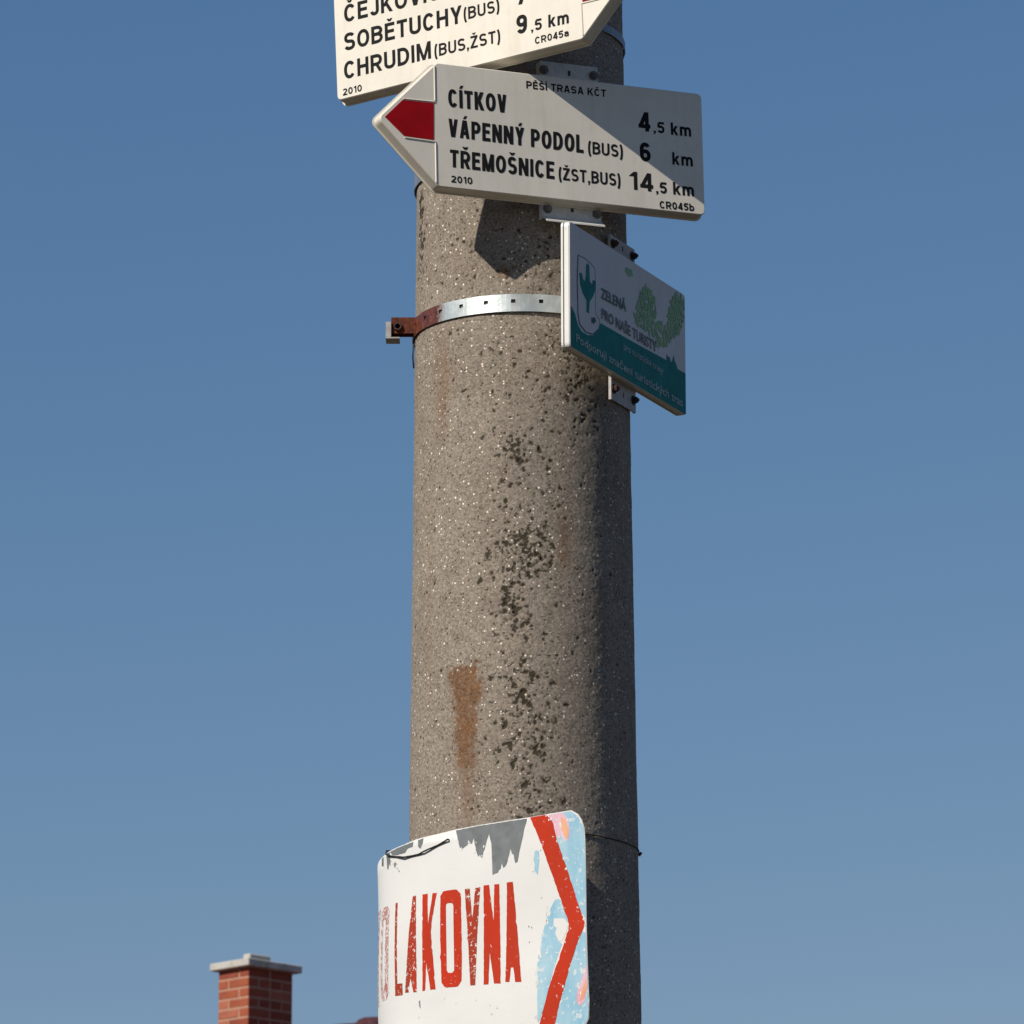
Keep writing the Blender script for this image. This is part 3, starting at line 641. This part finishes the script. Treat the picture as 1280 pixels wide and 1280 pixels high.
outline_pts = [(.203,2.9007),(.1732,2.8999),(.1373,2.8987),(.1012,2.8985),(.0649,2.8973),(.0285,2.895),(-.0019,2.8919),(-.035,2.8897),(-.0583,2.8867),(-.0873,2.8842),(-.100,2.8832),(-.1149,2.8806),(-.138,2.8774),(-.19,2.868),(-.245,2.858),
 (-.252,2.850),(-.254,2.63),(-.246,2.615),(-.1,2.612),(.205,2.612),(.2200,2.617),(.2272,2.630),(.2281,2.6533),(.2265,2.70),(.2245,2.7563),(.2236,2.80),(.2231,2.8496),(.222,2.8757),(.2185,2.886),(.2130,2.8945)]
def m_sheet():
    m = NT('chalky_white_paint', .5, spec=.3)
    b = m.ramp(m.noise(9, 5, .6), [(.3, (.61, .605, .59)), (.7, (.655, .65, .635))])
    d = m.ramp(m.noise(45, 5, .75, m.mapping((1, 1, .3))), [(.60, 0), (.74, .30)])
    b = m.mix(d, b, (.60, .60, .60))
    f = m.ramp(m.noise(230, 3, .7, m.mapping((1, 1, .5))), [(.72, 0), (.75, .7)])
    m.col(m.mix(f, b, (.33, .34, .34))); m.bump(m.noise(22, 4), .0015, .35); return m.m
M_SHEET = m_sheet()
def m_paint(name, c, c2, amt, scale=150, lay=(.68, .65, .62)):
    m = NT(name, .7, spec=.14)
    v = m.ramp(m.noise(30, 4, .6, m.mapping((1, 1, .3))), [(.35, c), (.68, c2)])
    f = m.ramp(m.noise(scale, 5, .75), [(amt, 0), (amt + .02, 1)])
    m.col(m.mix(f, v, lay)); m.bump(m.noise(120, 3), .0005, .4); return m.m
M_RED = m_paint('faded_red_paint', (.47, .028, .006), (.38, .030, .010), .64)
M_REDW = m_paint('worn_red_paint', (.38, .034, .013), (.22, .042, .02), .585, 190)
M_REDP = m_paint('bleached_red_paint', (.36, .14, .12), (.42, .33, .34), .51, 170, (.63, .62, .61))
M_BLUE = m_paint('sky_blue_overpaint', (.215, .42, .55), (.37, .53, .61), .575, 120, (.56, .60, .62))
M_PINK = m_paint('pink_smear', (.62, .30, .36), (.66, .48, .55), .58, 60)
M_ORANGE = m_paint('orange_smear', (.66, .22, .12), (.70, .42, .26), .62, 60)
M_PRIMER = m_simple('grey_primer', (.135, .15, .155), .7, 0, .22, 50)
sheet_poly('metal_sheet', outline_pts, M_SHEET, 0, .0012)
sheet_poly('blue_paint', [(.1756,2.8988),(.2015,2.8996),(.2120,2.8925),(.2205,2.8756),(.2222,2.8496),(.2230,2.7584),(.2158,2.7673),(.2043,2.7992),(.1930,2.8294),(.1810,2.8609),(.1761,2.8803)], M_BLUE, .0002)
sheet_poly('blue_paint', [(.1777,2.7871),(.1849,2.7865),(.1896,2.7757),(.1978,2.7584),(.1930,2.7464),(.1942,2.7421),(.1824,2.7326),(.1883,2.728),(.1835,2.718),(.1751,2.6957),(.168,2.6733),(.1608,2.6488),(.1537,2.6305),(.1513,2.6285),(.1504,2.66),(.1512,2.6837),(.1500,2.700),(.1518,2.7151),(.1560,2.728),(.1574,2.7407),(.1634,2.7612),(.1706,2.7763)], M_BLUE, .0002)
sheet_poly('blue_paint', [(.2232,2.7398),(.2250,2.7047),(.2265,2.6534),(.226,2.632),(.2190,2.6180),(.204,2.6135),(.1735,2.6149),(.1820,2.6434),(.191,2.6697),(.1994,2.6939),(.2095,2.7221),(.2185,2.7421)], M_BLUE, .0002)
sheet_poly('blue_paint', [(.148,2.8551),(.154,2.8524),(.1545,2.8408),(.1530,2.830),(.1516,2.8211),(.1468,2.8278),(.1475,2.836),(.1456,2.8416)], M_BLUE, .0002)
sheet_poly('pink_paint', [(.1684,2.8984),(.1899,2.8988),(.1985,2.8886),(.2006,2.8727),(.197,2.8607),(.191,2.8643),(.1863,2.8722),(.1851,2.8629),(.1791,2.8729),(.1732,2.8883)], M_PINK, .0003)
sheet_poly('pink_paint', [(.2250,2.6996),(.2262,2.6739),(.2211,2.6517),(.214,2.6459),(.2095,2.6524),(.2105,2.6646),(.2177,2.6806)], M_PINK, .0003)
sheet_poly('orange_paint', [(.1875,2.893),(.1935,2.8903),(.1982,2.8772),(.1990,2.8700),(.1975,2.8636),(.1922,2.8673),(.1887,2.8761)], M_ORANGE, .0004)
sheet_poly('orange_paint', [(.2245,2.682),(.2250,2.668),(.2205,2.656),(.2150,2.653),(.2170,2.664)], M_ORANGE, .0004)
sheet_poly('white_patch', [(.1753,2.7623),(.1919,2.7609),(.1978,2.7532),(.1942,2.7421),(.1883,2.7321),(.1835,2.7315),(.1776,2.7423),(.18,2.7494),(.1753,2.7529)], M_SHEET, .0003)
# red chevron with a flaking edge
rl = [(.1409,2.8984),(.1528,2.8726),(.1659,2.8396),(.1778,2.8081),(.1884,2.78),(.1990,2.7521),(.1918,2.7298),(.1811,2.7046),(.168,2.6722),(.1561,2.6335),(.1490,2.6140)]
rr_ = [(.1738,2.6150),(.1833,2.6507),(.1917,2.6739),(.2000,2.6982),(.2107,2.7264),(.2203,2.7463),(.2221,2.7534),(.2133,2.7748),(.2039,2.8015),(.1933,2.8317),(.1815,2.8643),(.1756,2.8881),(.1660,2.8992)]
def rough_line(p, amp, step=.0035, seed=1, chips=.12):
    r_ = random.Random(seed); out = []
    for a, b in zip(p, p[1:]):
        a, b = Vector(a), Vector(b); n = max(1, int((b-a).length / step)); d = (b-a).normalized(); nn = Vector((-d.y, d.x))
        for k in range(n):
            out.append(tuple(a + (b-a)*k/n + nn * (r_.uniform(-amp, amp) + (r_.choice((0, amp*4)) if r_.random() < chips else 0))))
    out.append(tuple(p[-1])); return out
sheet_poly('red_chevron', rough_line(rl, .00035, seed=3, chips=.05) + rough_line(rr_, .0004, seed=4, chips=.12), M_RED, .0005)
# bare grey metal where the paint has peeled
greys = [[(.0285,2.8939),(.0347,2.8692),(.0371,2.8668),(.0456,2.8713),(.0492,2.8763),(.0510,2.8735),(.0529,2.8727),(.0553,2.88),(.0575,2.8715),(.0589,2.8645),(.0626,2.8544),(.0655,2.856),(.0686,2.8516),(.0703,2.860),(.0723,2.8631),(.0747,2.8736),(.0783,2.8839),(.0800,2.876),(.0819,2.8696),(.0831,2.848),(.0844,2.8275),(.0880,2.829),(.0916,2.83),(.0940,2.834),(.0964,2.8348),(.0976,2.8422),(.1,2.8356),(.1048,2.8393),(.1072,2.8476),(.1108,2.8601),(.1130,2.8535),(.1156,2.8521),(.1165,2.845),(.118,2.8402),(.1216,2.8419),(.1241,2.8544),(.1277,2.8668),(.1300,2.876),(.1313,2.8824),(.1350,2.892),(.1361,2.8970),(.1313,2.8976),(.1012,2.8975),(.0649,2.8963)],
 [(-.0945,2.8822),(-.0808,2.8836),(-.0408,2.8873),(-.0423,2.8808),(-.0532,2.8792),(-.0582,2.8745),(-.0766,2.8743),(-.0872,2.8763)],
 [(-.0321,2.8882),(-.0225,2.8891),(-.0238,2.8825),(-.0278,2.8754),(-.0321,2.8793)],
 [(-.1053,2.8809),(-.0945,2.8823),(-.0930,2.8617),(-.0970,2.866),(-.0990,2.858),(-.1021,2.8611)], [(-.1222,2.8780),(-.1149,2.8795),(-.1146,2.8658),(-.1222,2.8674)],
 [(-.0840,2.864),(-.0800,2.866),(-.0790,2.860),(-.0815,2.857)], [(-.0300,2.667),(-.0275,2.668),(-.0268,2.656),(-.0290,2.660)]]
rs_ = random.Random(77)
def chip(u, v, r, mat, off, n=7, st=1.0):
    q = [(u + r*rs_.uniform(.5, 1.2)*math.cos(2*math.pi*k/n), v + st*r*rs_.uniform(.5, 1.2)*math.sin(2*math.pi*k/n)) for k in range(n)]
    sheet_poly('paint_chip', q, mat, off)
def along(p, n, spread, mat, off, r0, r1, st=1.0):
    for _ in range(n):
        i = rs_.randrange(len(p)-1); t_ = rs_.random(); u = p[i][0] + (p[i+1][0]-p[i][0])*t_; v = p[i][1] + (p[i+1][1]-p[i][1])*t_
        chip(u + rs_.gauss(0, spread), v + rs_.gauss(0, spread), rs_.uniform(r0, r1), mat, off, 6, st)
along(rr_, 16, .0012, M_SHEET, .0007, .0006, .0016, 1.5)
along(rl, 5, .0010, M_SHEET, .0007, .0005, .0012, 1.5)
along([(.1700,2.775),(.1634,2.7612),(.1560,2.728),(.1512,2.69),(.1500,2.63)], 22, .0022, M_SHEET, .0004, .0008, .0024, 2.2)
along([(.2100,2.895),(.2150,2.86),(.2120,2.82),(.2200,2.79)], 7, .0035, M_SHEET, .0004, .0005, .0013, 1.8)
along([(.2200,2.72),(.2150,2.68),(.2050,2.64),(.2000,2.62)], 9, .0045, M_SHEET, .0004, .0005, .0016, 1.8)
along([(.155,2.87),(.150,2.80),(.140,2.74)], 7, .004, M_PRIMER, .0004, .0004, .0009, 2.5)
along([(-.100,2.868),(-.085,2.862),(-.070,2.852)], 9, .005, M_PRIMER, .0004, .0004, .0011, 2.0)
along([(-.08,2.665),(.0,2.66),(.10,2.64)], 7, .008, M_PRIMER, .0004, .0003, .0008, 2.0)
for k, gp in enumerate(greys): sheet_poly('bare_patch', rough_line(gp + [gp[0]], .0003, .003, k, 0)[:-1], M_PRIMER, .0002)
LET = {'A': [(.1037,2.684),(.1097,2.6837),(.1114,2.703),(.115,2.7028),(.118,2.6834),(.127,2.6829),(.114,2.8161),(.1054,2.8158)],
 'N': [(.0713,2.6824),(.0785,2.6824),(.0797,2.7254),(.0869,2.683),(.0965,2.6824),(.094,2.8148),(.0868,2.8149),(.0856,2.7654),(.079,2.8151),(.0711,2.8148)],
 'V': [(.0433,2.8126),(.0506,2.8124),(.0543,2.7701),(.059,2.8127),(.0663,2.8131),(.0616,2.7535),(.0587,2.6826),(.0509,2.6826),(.0471,2.7493)],
 'K': [(-.024,2.6806),(-.0194,2.6807),(-.0176,2.7197),(-.011,2.6812),(-.0029,2.6811),(-.0095,2.7593),(-.0077,2.7754),(.0002,2.8118),(-.0066,2.8119),(-.014,2.7684),(-.0148,2.8122),(-.0234,2.8121)],
 'A2': [(-.055,2.6808),(-.0486,2.6805),(-.0449,2.7006),(-.0395,2.6801),(-.0337,2.6798),(-.0352,2.8119),(-.0411,2.8121),(-.0476,2.7634)],
 'L': [(-.0756,2.6788),(-.06,2.6781),(-.0601,2.6946),(-.0709,2.6948),(-.073,2.8079),(-.0779,2.8076)]}
Oo = [(.0057,2.8069),(.0106,2.813),(.0312,2.8132),(.0373,2.8061),(.038,2.75),(.0376,2.6899),(.0316,2.6827),(.0122,2.6823),(.0062,2.6897),(.0051,2.7526)]
Oi = [(.0143,2.7941),(.0167,2.7961),(.024,2.7954),(.0258,2.792),(.0259,2.7509),(.0261,2.7046),(.0231,2.7016),(.017,2.702),(.0146,2.7054),(.0144,2.7519)]
def letter(pts, mat, seed, hole=None):
    a = sum(pts[i-1][0]*pts[i][1] - pts[i][0]*pts[i-1][1] for i in range(len(pts)))
    sheet_poly('letter', rough_line(pts + [pts[0]], .00028, .004, seed, .03)[:-1], mat, .0003, hole=hole)
letter(LET['A'], M_RED, 11); letter(LET['N'], M_RED, 12); letter(LET['V'], M_REDW, 13); letter(LET['K'], M_RED, 14); letter(LET['A2'], M_REDW, 15); letter(LET['L'], M_REDW, 16)
Oo = round_poly(Oo, .004, 4); Oi = round_poly(Oi, .0025, 3)
letter(Oo, M_RED, 17, Oi)
sh = lambda p, d, dz=0: [(s + d, v + dz) for s, v in p]
k_ = [(.85*(s - .0057) - .1205, v - .006) for s, v in Oo]; k2 = [(.85*(s - .0057) - .1205, v - .006) for s, v in Oi]
letter(k_, M_REDP, 18, k2)
letter([(-.1520,2.806),(-.1520,2.792),(-.1430,2.792),(-.1430,2.672),(-.1355,2.672),(-.1355,2.793),(-.1270,2.793),(-.1270,2.807)], M_REDP, 19)
letter([(-.186,2.806),(-.186,2.685),(-.180,2.670),(-.165,2.670),(-.160,2.685),(-.160,2.806),(-.167,2.806),(-.167,2.690),(-.170,2.684),(-.176,2.684),(-.179,2.690),(-.179,2.806)], M_REDP, 20)
letter(sh(LET['A'], -.320, -.014), M_REDP, 21)
along(greys[0][:20], 9, .0016, M_SHEET, .0005, .0006, .0015, 1.6)

# wire that ties the sheet on, and the wire round the pole
def wire_on_sheet(p, off=.003): return [SP(s, v, o if (o := off) else off) for s, v in p]
wp = [(-.1005,2.8845),(-.0996,2.8798),(-.0900,2.8755),(-.0765,2.8721),(-.0660,2.8700),(-.0581,2.8680),(-.0422,2.8678),(-.0300,2.8680),(-.0210,2.8700),(-.0119,2.8725),(.0018,2.8765),(.0115,2.8800),(.0176,2.8822)]
pts = [SP(s, v, .0022 + .0012*math.sin(i*1.7)) for i, (s, v) in enumerate(wp)]; pts.append(SP(.0190, 2.8826, -.006))
pts = [SP(-.1020, 2.886, -.010)] + pts
t1 = tube('tie_wire', pts, .0012, M_WIRE); tag(t1, 'twisted dark wire looped through the top left of the white sheet sign', 'wire')
pts = [pole_point(a, 2.8905 + .0015*math.sin(R(a)*2) + .001*math.sin(R(a)*5), .0012) for a in range(-60, 301, 6)]
t2 = tube('pole_wire', pts, .0008, M_WIRE); tag(t2, 'thin black wire wound round the shaded side of the pole', 'wire')
q = pole_point(90, 2.8895, .004); bmk = bmesh.new(); bm_cyl(bmk, q + Vector((-.003, 0, -.0025)), q + Vector((.0004, 0, .0022)), .0018, 8); k = from_bm('knot', bmk, M_WIRE, t2)

# ------------------------------------------------------------------ the house with the brick chimney
M_BRICK = []
for k, (c, c2) in enumerate([((.27, .062, .032), (.35, .10, .05)), ((.20, .045, .028), (.29, .072, .040)), ((.33, .10, .06), (.40, .135, .08))]):
    m = NT('red_brick', .9, spec=.2); b_ = m.ramp(m.noise(14, 5, .7), [(.3, c), (.7, c2)]); soot = m.ramp(m.noise(3.2, 5, .7), [(.42, 0), (.68, .7)]); m.col(m.mix(soot, b_, (.10, .04, .03))); m.bump(m.noise(60, 5), .004, .6); M_BRICK.append(m.m)
M_MORTAR = m_simple('pinkish_mortar', (.37, .20, .14), .95, 0, .18, 25, .15)
def m_cap():
    m = NT('weathered_concrete_cap', .9, spec=.2)
    b = m.ramp(m.noise(6, 5, .7), [(.3, (.36, .34, .31)), (.7, (.52, .50, .46))])
    m.col(m.mix(m.ramp(m.noise(9, 4, .7), [(.55, 0), (.68, .7)]), b, (.22, .25, .10))); m.bump(m.noise(40, 5), .003, .5); return m.m
M_CAP = m_cap()
M_TILE = m_simple('maroon_roof_tile', (.10, .035, .04), .75, 0, .35, 12)
M_RENDER = m_simple('pale_render', (.55, .50, .42), .9, 0, .08, 3)
M_GLASS = NT('window_glass', .06, 0, .8).col((.03, .04, .05)).m
M_FRAME = m_simple('white_frame', (.7, .7, .68), .5)
PK = Vector((-.29, 35.2, 8.075)); HW = 4.5; K = .40
house = empty('brick_house', (PK.x, PK.y, 0)); tag(house, 'distant house with maroon hip tiles and a red brick chimney under a concrete slab', 'house')
def loc(x, y, z): return (x - PK.x, y - PK.y, z)
ez = PK.z - K * HW
bm = bmesh.new(); bm_box(bm, (-4.0, -4.0, 0), (4.0, 4.0, ez + .18)); from_bm('wall', bm, M_RENDER, house)
# roof: stepped courses of tiles on four faces
bm = bmesh.new(); n = 26
for i in range(n):
    a0 = HW * (1 - i/n); a1 = HW * (1 - (i+1)/n) ; z0 = PK.z - K*a0 + .035; z1 = PK.z - K*a1 + .005
    lo = [bm.verts.new((sx*a0, sy*a0, z0)) for sx, sy in ((-1,-1),(1,-1),(1,1),(-1,1))]; lb = [bm.verts.new((sx*a0, sy*a0, z0 - .032)) for sx, sy in ((-1,-1),(1,-1),(1,1),(-1,1))]
    hi = [bm.verts.new((sx*a1, sy*a1, z1)) for sx, sy in ((-1,-1),(1,-1),(1,1),(-1,1))]
    for k in range(4):
        k2_ = (k+1) % 4
        bm.faces.new((lb[k], lb[k2_], lo[k2_], lo[k]))
        if i < n-1: bm.faces.new((lo[k], lo[k2_], hi[k2_], hi[k]))
        else: bm.faces.new((lo[k], lo[k2_], hi[k2_], hi[k]))
sf = [bm.verts.new((sx*HW, sy*HW, ez - .02)) for sx, sy in ((-1,-1),(1,-1),(1,1),(-1,1))]; bm.faces.new(sf[::-1])
roof = from_bm('roof', bm, M_TILE, house, normals=False)
# hip tiles: overlapping half-round caps running down each hip
tm = None
for (sx, sy) in ((-1,-1),(1,-1),(1,1),(-1,1)):
    d = Vector((sx, sy, -K)).normalized()
    nT = 20; Ld = HW * math.sqrt(2 + K*K) / nT
    if tm is None:
        bmt = bmesh.new(); N = 8; rings = []
        for x, r_, o_ in ((0, .125, 0), (.035, .128, 0), (Ld*1.10, .088, 0), (Ld*1.10, .074, 0), (0, .086, 0)):
            rings.append([bmt.verts.new((x, r_*math.cos(math.pi*k/N), r_*math.sin(math.pi*k/N) - .02)) for k in range(N+1)])
        for A_, B_ in zip(rings, rings[1:] + rings[:1]):
            for k in range(N): bmt.faces.new((A_[k], A_[k+1], B_[k+1], B_[k]))
        bmesh.ops.recalc_face_normals(bmt, faces=bmt.faces)
        tm = bpy.data.meshes.new('hip_tile'); bmt.to_mesh(tm); bmt.free(); tm.materials.append(M_TILE)
    for i in range(nT):
        p = Vector((0, 0, PK.z + .03)) + d * (Ld * (i + 1)) + Vector((0, 0, .018))
        up = -d; side = Vector((0, 0, 1)).cross(up).normalized(); nz = up.cross(side)
        Mx = Matrix((up, side, nz)).transposed(); o = link('hip_tile', tm, None, roof)
        o.matrix_local = Matrix.Translation(p) @ (Mx.to_4x4()) @ Matrix.Rotation(R(random.uniform(-2, 1)), 4, 'Y')
# windows and door on the front
for x in (-2.4, 0, 2.4):
    for zb in (1.0, 3.9):
        bm = bmesh.new(); fr = .07
        for lo_, hi_ in (((x-.6, -4.05, zb), (x-.6+fr, -3.97, zb+1.4)), ((x+.6-fr, -4.05, zb), (x+.6, -3.97, zb+1.4)), ((x-.6+fr, -4.05, zb), (x+.6-fr, -3.97, zb+fr)), ((x-.6+fr, -4.05, zb+1.4-fr), (x+.6-fr, -3.97, zb+1.4)), ((x-.03, -4.045, zb+fr), (x+.03, -3.97, zb+1.4-fr))): bm_box(bm, lo_, hi_)
        wdw = from_bm('window', bm, M_FRAME, house); bm = bmesh.new(); bm_box(bm, (x-.6+fr, -4.02, zb+fr), (x+.6-fr, -3.99, zb+1.4-fr)); from_bm('pane', bm, M_GLASS, wdw)
# chimney: local frame with origin at the near corner of the shaft, X to the right face, Y to the left face
CZ = 8.276 + .0; AL = 44.4
chim = empty('chimney', loc(-2.120, 34.224, CZ), (0, 0, R(90 - AL))); chim.parent = house
# local x runs along the right-hand face (receding right), local y along the left-hand face (receding left)
SA, SB, CH = .365, .490, .081
bm = bmesh.new(); bm_box(bm, (.005, .005, -CH*11 - .6), (SB - .005, SA - .005, -.002)); from_bm('mortar_core', bm, M_MORTAR, chim)
def brick_mesh(lx, ly, k):
    bm = bmesh.new(); bm_box(bm, (0, 0, 0), (lx, ly, .0615), bev=.003)
    bmesh.ops.recalc_face_normals(bm, faces=bm.faces)
    me = bpy.data.meshes.new('brick'); bm.to_mesh(me); bm.free(); me.materials.append(M_BRICK[k]); return me
BX = [brick_mesh(.231, .107, k) for k in range(3)]; BY = [brick_mesh(.107, .231, k) for k in range(3)]
rb = random.Random(12)
for c in range(10):
    z = -CH * (c + 1) + .010; lay = []
    if c % 2 == 0:      # two stretchers by the near edge, four across behind
        lay = [(BX, .001 + .250*i, .001) for i in range(2)] + [(BY, .001 + .1253*i, .128) for i in range(4)]
    else:
        lay = [(BY, .001 + .1253*i, .001) for i in range(4)] + [(BX, .001 + .250*i, .252) for i in range(2)]
    for B, x, y in lay:
        o = link('brick', B[rb.choice((0, 0, 1, 1, 2))], None, chim); o.location = (x + rb.uniform(-.0015, .0015), y + rb.uniform(-.0015, .0015), z)
bm = bmesh.new(); bm_box(bm, (-.052, -.052, .0), (SB + .056, SA + .048, .060), bev=.006); from_bm('cap_slab', bm, M_CAP, chim)
bm = bmesh.new(); bm_box(bm, (.0, -.01, .061), (.235, .075, .108), bev=.010); from_bm('mortar_crown', bm, M_CAP, chim)
